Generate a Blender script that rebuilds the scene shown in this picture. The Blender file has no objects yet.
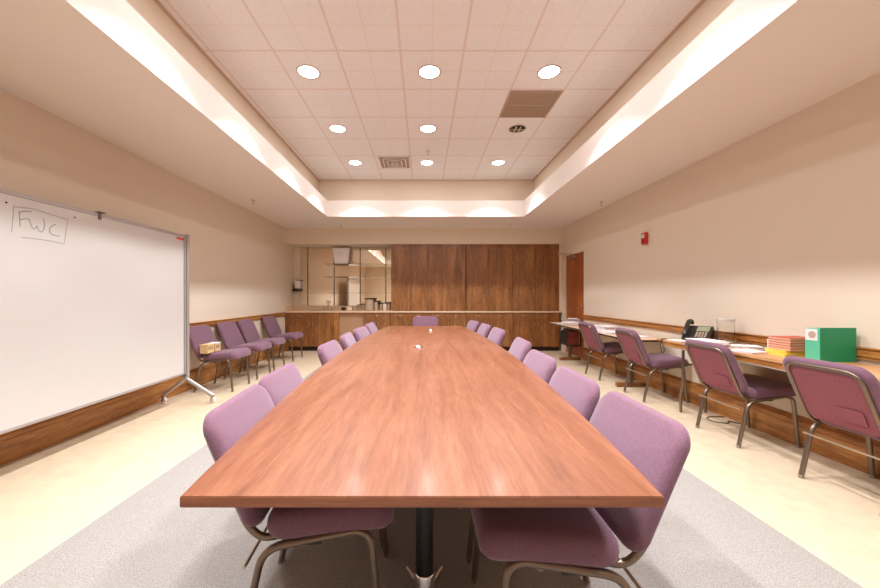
import bpy, bmesh, math, random
from mathutils import Vector, Matrix
random.seed(7)
sc = bpy.context.scene
COL = sc.collection
F = 355.0; VX = 423.5; VY = 296.0; CH = 1.25   # focal length in pixels, vanishing point, camera height
R = math.radians

# ---------------------------------------------------------------- materials
def srgb(r, g, b):
    f = lambda c: (c/255/12.92) if c/255 <= .04045 else ((c/255+.055)/1.055)**2.4
    return (f(r), f(g), f(b), 1)

class NT:
    def __init__(s, name):
        s.m = bpy.data.materials.new(name); s.m.use_nodes = True
        s.t = s.m.node_tree; s.b = s.t.nodes['Principled BSDF']
    def n(s, typ, **kw):
        nd = s.t.nodes.new(typ)
        for k, v in kw.items():
            if k in nd.inputs.keys(): nd.inputs[k].default_value = v
            else: setattr(nd, k, v)
        return nd
    def l(s, a, ao, b, bi): s.t.links.new(a.outputs[ao], b.inputs[bi])
    def ramp(s, stops):
        r = s.n('ShaderNodeValToRGB'); e = r.color_ramp.elements
        while len(e) < len(stops): e.new(.5)
        for i, (p, c) in enumerate(stops): e[i].position = p; e[i].color = c
        return r
    def set(s, **kw):
        for k, v in kw.items(): s.b.inputs[k.replace('_', ' ')].default_value = v
        return s

def mat(name, col, rough=.5, metal=0, spec=.5, noise=0, scale=40, bump=0, **kw):
    m = NT(name); m.set(Base_Color=srgb(*col), Roughness=rough, Metallic=metal)
    m.b.inputs['Specular IOR Level'].default_value = spec
    for k, v in kw.items(): m.b.inputs[k.replace('_', ' ')].default_value = v
    if noise or bump:
        tc = m.n('ShaderNodeTexCoord'); nz = m.n('ShaderNodeTexNoise', Scale=scale, Detail=4.0)
        m.l(tc, 'Object', nz, 'Vector')
        if noise:
            lo = tuple(max(0, c*(1-noise)) for c in col); hi = tuple(min(255, c*(1+noise)) for c in col)
            r = m.ramp([(.3, srgb(*lo)), (.7, srgb(*hi))]); m.l(nz, 'Fac', r, 'Fac'); m.l(r, 'Color', m.b, 'Base Color')
        if bump:
            bp = m.n('ShaderNodeBump', Strength=bump, Distance=.003); m.l(nz, 'Fac', bp, 'Height'); m.l(bp, 'Normal', m.b, 'Normal')
    return m.m

def wood(name, dark, mid, light, scale=(6, 1, 6), rough=.35, coat=0, coord='Object', fleck=0, big=1.0):
    m = NT(name); m.set(Roughness=rough)
    tc = m.n('ShaderNodeTexCoord'); mp = m.n('ShaderNodeMapping'); mp.inputs['Scale'].default_value = scale
    m.l(tc, coord, mp, 'Vector')
    n1 = m.n('ShaderNodeTexNoise', Scale=big*1.2, Detail=3.0, Distortion=.6); m.l(mp, 'Vector', n1, 'Vector')
    wv = m.n('ShaderNodeTexNoise', Scale=big*7, Detail=8.0, Roughness=.65, Distortion=.3); m.l(mp, 'Vector', wv, 'Vector')
    mx = m.n('ShaderNodeMath', operation='ADD'); ml = m.n('ShaderNodeMath', operation='MULTIPLY'); ml.inputs[1].default_value = .5
    m.l(n1, 'Fac', mx, 0); m.l(wv, 'Fac', mx, 1); m.l(mx, 'Value', ml, 0)
    r = m.ramp([(.34, srgb(*dark)), (.5, srgb(*mid)), (.66, srgb(*light))]); m.l(ml, 'Value', r, 'Fac')
    out = r
    if fleck:
        f = m.n('ShaderNodeTexNoise', Scale=big*26, Detail=2.0); m.l(mp, 'Vector', f, 'Vector')
        fr = m.ramp([(.36, (1-fleck,)*3+(1,)), (.5, (1, 1, 1, 1))]); m.l(f, 'Fac', fr, 'Fac')
        mm = m.n('ShaderNodeMix', data_type='RGBA', blend_type='MULTIPLY'); mm.inputs[0].default_value = 1
        m.l(r, 'Color', mm, 6); m.l(fr, 'Color', mm, 7); m.l(mm, 2, m.b, 'Base Color')
    else: m.l(r, 'Color', m.b, 'Base Color')
    if coat: m.b.inputs['Coat Weight'].default_value = coat; m.b.inputs['Coat Roughness'].default_value = .14
    bp = m.n('ShaderNodeBump', Strength=.08, Distance=.001); m.l(wv, 'Fac', bp, 'Height'); m.l(bp, 'Normal', m.b, 'Normal')
    return m.m

M = {}
M['wall'] = mat('wall_paint', (224, 209, 190), .75, spec=.2, bump=.25, scale=180)
M['paint'] = mat('soffit_paint', (234, 225, 217), .7, spec=.2)
M['trimwhite'] = mat('door_frame_paint', (226, 204, 178), .5)
M['vinyl'] = mat('vinyl_floor', (202, 182, 154), .5, noise=.035, scale=9)
M['oak'] = wood('oak_trim', (118, 70, 30), (170, 112, 56), (200, 146, 84), scale=(8, .9, 8), rough=.38, coord='Object')
M['oak_x'] = wood('oak_trim_across', (112, 62, 24), (168, 102, 48), (200, 136, 76), scale=(.9, 8, 8), rough=.38)
M['table'] = wood('table_veneer', (108, 60, 36), (127, 75, 48), (144, 92, 64), scale=(9, .7, 9), rough=.36, coat=.2, fleck=.12, big=1.7)
M['table_edge'] = wood('table_edge_wood', (104, 58, 32), (134, 80, 48), (158, 100, 64), scale=(.8, .8, 12), rough=.3, coat=.3)
M['cab'] = wood('cabinet_veneer', (98, 58, 28), (144, 92, 48), (178, 122, 72), scale=(7, 7, 1.0), rough=.38, coat=.2, fleck=.4)
M['cabdark'] = mat('toe_kick_brown', (62, 34, 18), .6)
M['doorwood'] = wood('door_veneer', (120, 60, 26), (158, 86, 42), (178, 104, 56), scale=(4, 4, .6), rough=.35, coat=.2)
M['counter'] = mat('counter_laminate', (222, 192, 160), .35, noise=.05, scale=150)
M['desk'] = wood('desk_laminate', (170, 120, 78), (196, 148, 104), (216, 172, 130), scale=(6, .8, 6), rough=.4)
M['mirror'] = mat('mirror_glass', (238, 226, 208), .015, 1)
M['chrome'] = mat('chrome', (225, 222, 218), .12, 1)
M['silver'] = mat('silver_frame', (176, 170, 166), .4, .35)
M['bronze'] = mat('bronze_tube', (128, 112, 98), .34, .8)
M['steel'] = mat('brushed_steel', (196, 180, 160), .3, .9)
M['black'] = mat('black_metal', (22, 20, 19), .3)
M['rubber'] = mat('grey_glide', (150, 142, 134), .45)
M['blackplastic'] = mat('black_plastic', (38, 35, 34), .4)
M['white'] = mat('white_enamel', (204, 198, 194), .18, spec=.6)
M['paper'] = mat('white_paper', (236, 228, 228), .7)
M['paperlines'] = mat('printed_paper', (196, 188, 192), .7, noise=.2, scale=60)
M['cream'] = mat('cream_plastic', (232, 214, 190), .4)
M['red'] = mat('alarm_red', (196, 24, 26), .35)
M['redfolder'] = mat('salmon_folder', (186, 92, 64), .65)
M['redpages'] = mat('folder_pages', (226, 176, 150), .7)
M['yellow'] = mat('yellow_folder', (244, 214, 92), .6)
M['orange'] = mat('orange_folder', (226, 150, 80), .6)
M['green'] = mat('green_card', (18, 142, 96), .45)
M['teal'] = mat('teal_card', (88, 184, 148), .5)
M['card'] = mat('tan_carton', (216, 182, 130), .7)
M['ink'] = mat('marker_ink', (140, 150, 152), .6)
M['print'] = mat('brown_print', (120, 96, 72), .7)
M['screen'] = mat('lcd_grey_green', (150, 152, 122), .3)
M['grille'] = mat('grille_tan', (184, 160, 138), .5)
M['dark'] = mat('dark_void', (40, 30, 24), .8)
M['lid'] = mat('dark_brown_lid', (58, 36, 24), .45)
M['redpanel'] = mat('dark_red_panel', (120, 44, 36), .7)
M['redmark'] = mat('red_sticker', (200, 60, 50), .5)
g = NT('clear_glass'); g.set(Base_Color=(.93, .97, .95, 1), Roughness=.02, IOR=1.45, Transmission_Weight=1.0); M['glass'] = g.m
g = NT('clear_plastic'); g.set(Base_Color=(.97, .96, .95, 1), Roughness=.08, IOR=1.2, Transmission_Weight=1.0); M['clear'] = g.m

# fabric: fine woven purple, with a soft nap
m = NT('purple_fabric'); tc = m.n('ShaderNodeTexCoord')
n1 = m.n('ShaderNodeTexNoise', Scale=420.0, Detail=2.0); m.l(tc, 'Object', n1, 'Vector')
r = m.ramp([(.3, srgb(104, 73, 87)), (.5, srgb(120, 87, 101)), (.7, srgb(136, 103, 117))]); m.l(n1, 'Fac', r, 'Fac'); m.l(r, 'Color', m.b, 'Base Color')
m.set(Roughness=.9, Sheen_Weight=.4, Sheen_Roughness=.4, Sheen_Tint=(.92, .88, 1, 1)); m.b.inputs['Specular IOR Level'].default_value = .15
bp = m.n('ShaderNodeBump', Strength=.35, Distance=.002); m.l(n1, 'Fac', bp, 'Height'); m.l(bp, 'Normal', m.b, 'Normal')
M['fabric'] = m.m
M['fabric_back'] = mat('rose_back_fabric', (144, 88, 96), .9, spec=.1, noise=.14, scale=240, bump=.2)

# carpet: grey loop with brown flecks
m = NT('grey_carpet'); tc = m.n('ShaderNodeTexCoord')
n1 = m.n('ShaderNodeTexNoise', Scale=210.0, Detail=3.0, Roughness=.75); m.l(tc, 'Object', n1, 'Vector')
r = m.ramp([(.32, srgb(120, 106, 92)), (.48, srgb(150, 144, 138)), (.64, srgb(168, 164, 160))]); m.l(n1, 'Fac', r, 'Fac'); m.l(r, 'Color', m.b, 'Base Color')
m.set(Roughness=.95); m.b.inputs['Specular IOR Level'].default_value = .05
bp = m.n('ShaderNodeBump', Strength=.6, Distance=.004); m.l(n1, 'Fac', bp, 'Height'); m.l(bp, 'Normal', m.b, 'Normal')
M['carpet'] = m.m

# ceiling tiles: 0.61 m grid with lay-in bars and a scored half line
def tile_mat():
    m = NT('ceiling_tile'); tc = m.n('ShaderNodeTexCoord'); sp = m.n('ShaderNodeSeparateXYZ'); m.l(tc, 'Object', sp, 'Vector')
    def line(axis, off, period, half):
        a = m.n('ShaderNodeMath', operation='SUBTRACT'); a.inputs[1].default_value = off-period*100; m.l(sp, axis, a, 0)
        b = m.n('ShaderNodeMath', operation='MODULO'); b.inputs[1].default_value = period; m.l(a, 'Value', b, 0)
        c = m.n('ShaderNodeMath', operation='PINGPONG'); c.inputs[1].default_value = period/2; m.l(b, 'Value', c, 0)
        d = m.n('ShaderNodeMath', operation='LESS_THAN'); d.inputs[1].default_value = half; m.l(c, 'Value', d, 0)
        return d
    X = line('X', -.22, .603, .011); Y = line('Y', 4.0, .628, .011)
    X2 = line('X', -.22+.3015, .603, .004); Y2 = line('Y', 4.314, .628, .004)
    g1 = m.n('ShaderNodeMath', operation='MAXIMUM'); m.l(X, 0, g1, 0); m.l(Y, 0, g1, 1)
    g2 = m.n('ShaderNodeMath', operation='MAXIMUM'); m.l(X2, 0, g2, 0); m.l(Y2, 0, g2, 1)
    nz = m.n('ShaderNodeTexNoise', Scale=80.0, Detail=6.0); m.l(tc, 'Object', nz, 'Vector')
    r = m.ramp([(.3, srgb(228, 225, 226)), (.7, srgb(239, 236, 237))]); m.l(nz, 'Fac', r, 'Fac')
    a = m.n('ShaderNodeMix', data_type='RGBA'); m.l(g2, 0, a, 0); m.l(r, 'Color', a, 6); a.inputs[7].default_value = srgb(229, 218, 213)
    b = m.n('ShaderNodeMix', data_type='RGBA'); m.l(g1, 0, b, 0); m.l(a, 2, b, 6); b.inputs[7].default_value = srgb(222, 209, 203)
    m.l(b, 2, m.b, 'Base Color'); m.set(Roughness=.85); m.b.inputs['Specular IOR Level'].default_value = .1
    return m.m
M['tile'] = tile_mat()

# ---------------------------------------------------------------- mesh helpers
def new(): return bmesh.new()
def link(name, bm, m, parent=None, smooth=False):
    bmesh.ops.recalc_face_normals(bm, faces=bm.faces)
    me = bpy.data.meshes.new(name); bm.to_mesh(me); bm.free()
    ms = m if isinstance(m, (list, tuple)) else [m]
    for k in ms: me.materials.append(M[k] if isinstance(k, str) else k)
    if smooth:
        me.shade_smooth()
        try: me.set_sharp_from_angle(angle=R(38))
        except Exception: pass
    o = bpy.data.objects.new(name, me); COL.objects.link(o)
    if parent is not None: o.parent = parent
    return o
def tag(o, label=None, cat=None, group=None, kind=None):
    if label: o['label'] = label
    if cat: o['category'] = cat
    if group: o['group'] = group
    if kind: o['kind'] = kind
    return o
def thing(name, label, cat, loc=(0, 0, 0), rz=0, group=None):
    o = bpy.data.objects.new(name, None); COL.objects.link(o); o.location = loc; o.rotation_euler = (0, 0, rz); o.empty_display_size = .1
    return tag(o, label, cat, group)
def struct(name, bm, m, parent=None, smooth=False):
    o = link(name, bm, m, parent, smooth)
    if parent is None: o['kind'] = 'structure'
    return o
def dup(root, loc=None, rz=None, label=None, group=None, tip=None):
    c = root.copy(); COL.objects.link(c)
    if loc is not None: c.location = loc
    if rz is not None: c.rotation_euler = (0, 0, rz)
    if label: c['label'] = label
    if group: c['group'] = group
    for ch in list(root.children):
        d = ch.copy(); COL.objects.link(d); d.parent = c
        for g in list(ch.children):
            e = g.copy(); COL.objects.link(e); e.parent = d
    return c
def box(bm, x0, x1, y0, y1, z0, z1, bev=0, seg=2, mi=0):
    vs = [bm.verts.new((x, y, z)) for z in (z0, z1) for y in (y0, y1) for x in (x0, x1)]
    fs = [bm.faces.new([vs[i] for i in q]) for q in ((0, 2, 3, 1), (4, 5, 7, 6), (0, 1, 5, 4), (2, 6, 7, 3), (0, 4, 6, 2), (1, 3, 7, 5))]
    for f in fs: f.material_index = mi
    if bev:
        es = list({e for f in fs for e in f.edges})
        bmesh.ops.bevel(bm, geom=es, offset=bev, segments=seg, affect='EDGES', profile=.5)
    return vs
def prism(bm, pts, z0, z1, mi=0):
    a = [bm.verts.new((p[0], p[1], z0)) for p in pts]; b = [bm.verts.new((p[0], p[1], z1)) for p in pts]; n = len(pts)
    fs = [bm.faces.new(a[::-1]), bm.faces.new(b)] + [bm.faces.new((a[i], a[(i+1) % n], b[(i+1) % n], b[i])) for i in range(n)]
    for f in fs: f.material_index = mi
    return a, b
def extr(bm, pts2, axis, a0, a1):
    """a closed profile (u, z) swept straight along x or y"""
    f = (lambda u, z, a: (a, u, z)) if axis == 'x' else (lambda u, z, a: (u, a, z))
    a = [bm.verts.new(f(u, z, a0)) for u, z in pts2]; b = [bm.verts.new(f(u, z, a1)) for u, z in pts2]; n = len(pts2)
    bm.faces.new(a[::-1]); bm.faces.new(b)
    for i in range(n): bm.faces.new((a[i], a[(i+1) % n], b[(i+1) % n], b[i]))
def fillet(pts, rad, seg=6):
    pts = [Vector(p) for p in pts]; out = [pts[0]]
    for i in range(1, len(pts)-1):
        p = pts[i]; a = (pts[i-1]-p); b = (pts[i+1]-p); r_ = min(rad if not isinstance(rad, (list, tuple)) else rad[i-1], a.length*.48, b.length*.48)
        s = p+a.normalized()*r_; e = p+b.normalized()*r_
        for k in range(seg+1):
            t = k/seg; out.append(s*(1-t)**2+p*2*t*(1-t)+e*t*t)
    out.append(pts[-1]); return out
def tube(bm, pts, r, seg=10, flat=1.0, caps=True):
    pts = [Vector(p) for p in pts]; n = len(pts)
    T = []
    for i in range(n):
        t = pts[min(i+1, n-1)]-pts[max(i-1, 0)]; T.append(t.normalized())
    up = Vector((0, 0, 1)) if abs(T[0].z) < .9 else Vector((1, 0, 0))
    N = (up-T[0]*up.dot(T[0])).normalized(); rings = []
    for i in range(n):
        N = (N-T[i]*N.dot(T[i])).normalized(); B = T[i].cross(N)
        rr = r[i] if isinstance(r, (list, tuple)) else r
        rings.append([bm.verts.new(pts[i]+N*math.cos(2*math.pi*k/seg)*rr+B*math.sin(2*math.pi*k/seg)*rr*flat) for k in range(seg)])
    for i in range(n-1):
        for k in range(seg):
            bm.faces.new((rings[i][k], rings[i][(k+1) % seg], rings[i+1][(k+1) % seg], rings[i+1][k]))
    if caps: bm.faces.new(rings[0][::-1]); bm.faces.new(rings[-1])
def lathe(bm, prof, cx=0, cy=0, seg=24, mi=0):
    """prof: (radius, z) from bottom to top; radius 0 closes"""
    rings = []
    for r, z in prof:
        if r < 1e-6: rings.append([bm.verts.new((cx, cy, z))])
        else: rings.append([bm.verts.new((cx+r*math.cos(2*math.pi*k/seg), cy+r*math.sin(2*math.pi*k/seg), z)) for k in range(seg)])
    for a, b in zip(rings, rings[1:]):
        for k in range(seg):
            k2 = (k+1) % seg
            if len(a) == 1 and len(b) == 1: continue
            if len(a) == 1: f = bm.faces.new((a[0], b[k2], b[k]))
            elif len(b) == 1: f = bm.faces.new((a[k], a[k2], b[0]))
            else: f = bm.faces.new((a[k], a[k2], b[k2], b[k]))
            f.material_index = mi
def rrect(w, h, r, seg=6):
    p = []
    for cx, cy, a0 in ((w/2-r, h/2-r, 0), (-w/2+r, h/2-r, 90), (-w/2+r, -h/2+r, 180), (w/2-r, -h/2+r, 270)):
        for k in range(seg+1):
            a = R(a0+90*k/seg); p.append((cx+r*math.cos(a), cy+r*math.sin(a)))
    return p
def cushion(bm, w, h, rad, th, mp, edge=.02, dome_f=.012, dome_b=.0, seg=6):
    """a soft pad: rounded-rectangle outline (u, v), thickness t, each point put in place by mp(u, v, t)"""
    out = rrect(w, h, rad, seg); rings = []
    def ring(sc_, t):
        rings.append([bm.verts.new(mp(x*sc_[0], y*sc_[1], t)) for x, y in out])
    def s_in(d): return ((w/2-d)/(w/2), (h/2-d)/(h/2))
    H = th/2
    cb = bm.verts.new(mp(0, 0, -H-dome_b))
    for s in (.25, .5, .75):
        ring((s, s), -H-dome_b*(1-s*s))
    for k in range(0, 7):
        a = R(-90+30*k); d = edge*(1-math.cos(a)); ring(s_in(d), math.sin(a)*H)
    for s in (.75, .5, .25):
        ring((s, s), H+dome_f*(1-s*s))
    cf = bm.verts.new(mp(0, 0, H+dome_f)); n = len(out)
    for a, b in zip(rings, rings[1:]):
        for k in range(n): bm.faces.new((a[k], a[(k+1) % n], b[(k+1) % n], b[k]))
    for k in range(n):
        bm.faces.new((rings[0][(k+1) % n], rings[0][k], cb)); bm.faces.new((rings[-1][k], rings[-1][(k+1) % n], cf))

# ---------------------------------------------------------------- room shell
XL, XR, YF, YN = -3.14, 3.14, 8.60, -2.0     # side walls, alcove back, rear wall
ZC, ZT = 2.79, 3.58                           # soffit, tile ceiling
TL, TR, TF, TN = -1.865, 1.95, 6.88, -1.1     # tray opening
UL, UR, UF, UN = -2.11, 2.21, 7.13, -1.35     # upper recess
bm = new(); box(bm, XL-.3, XR+.4, YN-.2, YF+.2, -.1, 0); struct('floor', bm, 'vinyl')
bm = new(); box(bm, -1.825, 1.88, YN+.01, 6.95, 0.0005, .004); struct('floor_carpet', bm, 'carpet')
bm = new(); box(bm, XL-.15, XL, YN, YF, 0, ZC+.4); struct('wall_left', bm, 'wall')
DY0, DY1, DZ = 6.945, 7.96, 2.155            # door opening in the right wall
bm = new(); box(bm, XR, XR+.16, YN, DY0, 0, ZC+.4); box(bm, XR, XR+.16, DY1, YF, 0, ZC+.4); box(bm, XR, XR+.16, DY0, DY1, DZ, ZC+.4); struct('wall_right', bm, 'wall')
bm = new(); box(bm, XL-.15, XR+.16, YF, YF+.15, 0, ZC+.4); struct('wall_back', bm, 'wall')
bm = new(); box(bm, XL-.15, XR+.16, YN-.15, YN, 0, ZC+.4); struct('wall_front', bm, 'wall')
bm = new(); box(bm, XL, XR, 8.04, YF, 2.43, ZC); struct('wall_bulkhead', bm, 'wall')
bm = new()   # soffit ring with its fascia
for a in ((XL-.15, TL, YN, YF), (TR, XR+.16, YN, YF), (TL, TR, TF, YF), (TL, TR, YN, TN)): box(bm, a[0], a[1], a[2], a[3], ZC, 3.10)
struct('ceiling_soffit', bm, 'paint')
bm = new()
for a in ((UL-.1, UL, UN-.1, UF+.1), (UR, UR+.1, UN-.1, UF+.1), (UL, UR, UF, UF+.1), (UL, UR, UN-.1, UN)): box(bm, a[0], a[1], a[2], a[3], 3.10, ZT+.05)
struct('ceiling_recess', bm, 'wall')
bm = new(); box(bm, UL-.1, UR+.1, UN-.1, UF+.1, ZT, ZT+.08); struct('ceiling', bm, 'tile')
bm = new(); extr(bm, [(UL, ZT), (UL+.022, ZT), (UL+.022, ZT-.004), (UL, ZT-.02)], 'y', UN, UF); extr(bm, [(UR, ZT), (UR-.022, ZT), (UR-.022, ZT-.004), (UR, ZT-.02)], 'y', UN, UF)
box(bm, UL, UR, UF-.022, UF, ZT-.004, ZT); struct('trim_1', bm, 'grille')

# wood rail and base board along the side walls
def rail_prof(x, s): return [(x, .80), (x+s*.018, .80), (x+s*.018, .815), (x+s*.028, .822), (x+s*.028, .862), (x+s*.02, .868), (x+s*.034, .876), (x+s*.034, .885), (x, .885)]
def base_prof(x, s): return [(x, 0), (x+s*.022, 0), (x+s*.022, .17), (x+s*.018, .178), (x+s*.018, .205), (x+s*.024, .212), (x+s*.012, .235), (x+s*.008, .25), (x, .25)]
bm = new(); extr(bm, rail_prof(XL, 1), 'y', YN, 8.05); struct('trim_2', bm, 'oak')
bm = new(); extr(bm, rail_prof(XR, -1), 'y', YN, DY0-.01); struct('trim_3', bm, 'oak')
bm = new(); extr(bm, base_prof(XL, 1), 'y', YN, 8.05); struct('baseboard_left', bm, 'oak')
bm = new(); extr(bm, base_prof(XR, -1), 'y', YN, DY0-.01); struct('baseboard_right', bm, 'oak')
bm = new(); extr(bm, [(YN, 0), (YN+.022, 0), (YN+.022, .2), (YN, .25)], 'x', XL+.03, XR-.03); struct('baseboard_front', bm, 'oak_x')

# door in the right wall
d = thing('door_1', None, None, (XR+.05, DY0, 0)); d['kind'] = 'structure'
bm = new(); box(bm, 0, .045, .022, .985, .008, 2.125, .002); struct('door_leaf', bm, 'doorwood', d)
bm = new(); box(bm, -.048, .06, .988, 1.013, 0, DZ-.002); box(bm, -.048, .06, .002, .019, 0, DZ-.002); box(bm, -.048, .06, .019, .988, 2.13, DZ-.002); struct('door_frame', bm, 'trimwhite', d)
bm = new(); tube(bm, [(-.001, .10, 1.05), (-.03, .10, 1.05)], .028, 16); tube(bm, fillet([(-.03, .10, 1.05), (-.06, .10, 1.05), (-.06, .22, 1.045)], .02), .010); struct('door_handle', bm, 'chrome', d, True)
for z in (.25, 1.05, 1.85):
    bm = new(); box(bm, -.012, -.001, .965, .987, z-.055, z+.055, .002); struct('hinge', bm, 'steel', d)
bm = new(); box(bm, -.062, -.002, .45, .75, 2.05, 2.115, .008)
tube(bm, [(-.032, .56, 2.115), (-.032, .56, 2.15)], .014); tube(bm, [(-.032, .56, 2.145), (-.24, .86, 2.185)], .011, flat=.6); tube(bm, [(-.24, .86, 2.185), (-.056, 1.03, 2.185)], .011)
struct('door_closer', bm, 'steel', d, True)
# a shallow hall side behind the leaf so that the opening never shows the outside
bm = new(); box(bm, XR+.16, XR+.19, DY0-.1, DY1+.1, 0, 2.3); struct('wall_hall', bm, 'wall')

# ---------------------------------------------------------------- ceiling fittings
def lamp_fit(x, y, label, lit=True):
    t = thing('recessed_light', label, 'ceiling light', (x, y, ZT), 0, 'recessed lights in the tile ceiling')
    bm = new(); lathe(bm, [(.104, -.001), (.118, -.001), (.12, -.004), (.118, -.008), (.104, -.006), (.104, -.001)], seg=32); link('trim_ring', bm, 'grille', t, True)
    if lit:
        bm = new(); lathe(bm, [(0, -.0045), (.06, -.0042), (.103, -.003), (.103, -.0012), (0, -.0012)], seg=32); link('lens', bm, M['lamp'], t, True)
        L = bpy.data.lights.new('downlight_beam', 'SPOT'); L.energy = SPOT_W; L.spot_size = R(102); L.spot_blend = .3; L.shadow_soft_size = .05; L.color = LC
        lo = bpy.data.objects.new('downlight_beam', L); COL.objects.link(lo); lo.parent = t; lo.location = (0, 0, -.03)
        A = bpy.data.lights.new('downlight_glow', 'AREA'); A.shape = 'DISK'; A.size = .2; A.energy = AREA_W; A.color = LC
        ao = bpy.data.objects.new('downlight_glow', A); COL.objects.link(ao); ao.parent = t; ao.location = (0, 0, -.012)
    else:
        bm = new(); lathe(bm, [(.0, -.0012), (.103, -.0012), (.103, -.003), (.0, -.003)], seg=32); link('reflector', bm, 'dark', t, True)
        for s in (-.03, .03):
            bm = new(); tube(bm, [(s, -.07, -.012), (s, .07, -.012)], .011); link('tube_bulb', bm, 'white', t, True)
        bm = new(); tube(bm, [(-.09, 0, -.014), (.09, 0, -.014)], .008); link('cross_blade', bm, 'grille', t, True)
    return t
LC = (.965, .985, 1.03); SPOT_W = 72.0; AREA_W = 4.0
m = NT('lamp_lens'); m.set(Base_Color=(1, 1, 1, 1), Emission_Color=(1, .95, .88, 1), Emission_Strength=6.0); M['lamp'] = m.m
cols = (-1.195, .062, 1.305); rows = (6.2, 4.94, 3.69, 2.43, 1.18, -.07)
rn = ('farthest row of ceiling lights', 'second row of ceiling lights from the cabinets', 'third row of ceiling lights from the cabinets', 'row of ceiling lights just out of view overhead', 'row of ceiling lights above the near table end', 'row of ceiling lights behind the viewer')
cn = ('on whiteboard side', 'on centre line', 'on phone side')
for j, y in enumerate(rows):
    for i, x in enumerate(cols):
        if (i, j) == (2, 1): lamp_fit(x, y, 'unlit round recessed ceiling light showing dark bulbs and cross blade', False)
        else: lamp_fit(x, y, 'lit round recessed light, %s, %s' % (rn[j], cn[i]))
def grille(name, label, x0, x1, y0, y1, louv):
    t = thing(name, label, 'air vent', ((x0+x1)/2, (y0+y1)/2, ZT)); w, h = x1-x0, y1-y0
    bm = new()
    for a in ((-w/2, w/2, -h/2, -h/2+.02), (-w/2, w/2, h/2-.02, h/2), (-w/2, -w/2+.02, -h/2+.02, h/2-.02), (w/2-.02, w/2, -h/2+.02, h/2-.02)): box(bm, *a, -.012, -.001)
    link('frame', bm, 'grille', t)
    bm = new(); box(bm, -w/2+.02, w/2-.02, -h/2+.02, h/2-.02, -.003, -.001); link('backing', bm, M['vented'], t)
    bm = new()
    for k in range(louv):
        y = -h/2+.03+(h-.06)*(k+.5)/louv
        vs = box(bm, -w/2+.02, w/2-.02, y-.004, y+.004, -.010, -.004)
    box(bm, -w/2+.02, w/2-.02, -.012, .006, -.013, -.003)
    link('louvre', bm, 'grille', t); return t
M['vented'] = mat('vent_backing', (172, 146, 126), .8)
grille('return_grille', 'large square tan return air grille in the tile ceiling', .985, 1.585, 4.02, 4.62, 22)
t = thing('supply_diffuser', 'small square four-way air diffuser in the tile ceiling', 'air vent', (-.50, 6.19, ZT))
bm = new()
for k, s in enumerate((.27, .20, .13, .06)):
    z = -.004-.006*k
    for a in ((-s, s, -s, -s+.018), (-s, s, s-.018, s), (-s, -s+.018, -s, s), (s-.018, s, -s, s)): box(bm, *a, z-.006, z)
link('louvre', bm, 'tile', t)
bm = new(); box(bm, -.25, .25, -.25, .25, -.003, -.001); link('backing', bm, M['vented'], t)
def sprinkler(x, y, z, label, r=.02):
    t = thing('sprinkler_head', label, 'sprinkler', (x, y, z), 0, 'fire sprinklers on the ceilings')
    bm = new(); lathe(bm, [(0, -.001), (r*1.6, -.001), (r*1.5, -.008), (0, -.010)], seg=16); link('mounting_cup', bm, 'steel', t, True)
    bm = new(); lathe(bm, [(0, -.008), (.009, -.008), (.009, -.03), (.005, -.045), (.005, -.055), (r, -.058), (r, -.062), (0, -.062)], seg=14); link('deflector', bm, 'steel', t, True)
sprinkler(-2.73, 5.69, ZC, 'small brass sprinkler under the soffit above the whiteboard end of the room')
sprinkler(2.90, 5.79, ZC, 'small sprinkler under the soffit above the wall with the red alarm')
sprinkler(-1.80, 7.75, ZC, 'small sprinkler under the soffit in front of the mirror alcove')
sprinkler(1.90, 7.75, ZC, 'small sprinkler under the soffit in front of the tall cabinets')
sprinkler(.07, 5.70, ZT, 'sprinkler hanging from the tile ceiling between the middle lights', .022)

# ---------------------------------------------------------------- conference table
TZ = .745; TY0, TY1 = .894, 6.0
t = thing('conference_table', 'long boat-shaped reddish wood conference table in the middle of the room', 'table', (0, 0, 0))
def half(y): return .755-.145*((y-(TY0+TY1)/2)/((TY1-TY0)/2))**2
def cx(y): return -.010+.007*y
def outline(y0, y1, inset=0, n=24):
    ys = [y0+(y1-y0)*k/n for k in range(n+1)]
    return [(cx(y)+half(y)-inset, y) for y in ys]+[(cx(y)-half(y)+inset, y) for y in reversed(ys)]
for (a, b) in ((TY0, 3.75), (3.752, TY1)):
    bm = new(); lo, hi = prism(bm, outline(a, b), TZ-.029, TZ, 1)
    bm.faces.ensure_lookup_table()
    for f in bm.faces:
        if len(f.verts) > 4: f.material_index = 0
    es = [e for e in bm.edges if abs(e.verts[0].co.z-e.verts[1].co.z) < 1e-6]
    bmesh.ops.bevel(bm, geom=es, offset=.002, segments=2, affect='EDGES')
    link('tabletop', bm, ['table', 'table_edge'], t)
for y in (1.42, 3.45, 5.45):
    bm = new(); lathe(bm, [(.0, TZ-.03), (.09, TZ-.03), (.09, TZ-.036), (.036, TZ-.042), (.036, .15), (.0, .15)], 0.004, y, 28); p = link('pedestal_column', bm, 'black', t, True)
    bm = new(); lathe(bm, [(0, .152), (.038, .152), (.041, .146), (.041, .10), (.052, .075), (.05, .03), (0, .03)], 0.004, y, 28)
    for k in range(4):
        a = R((68, 112, 248, 292)[k]); c, s = math.cos(a), math.sin(a)
        tube(bm, [(.004+c*.03, y+s*.03, .06), (.004+c*.10, y+s*.10, .035), (.004+c*.20, y+s*.20, .016)], [.024, .018, .012], 12)
    link('star_base', bm, 'chrome', t, True)
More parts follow.
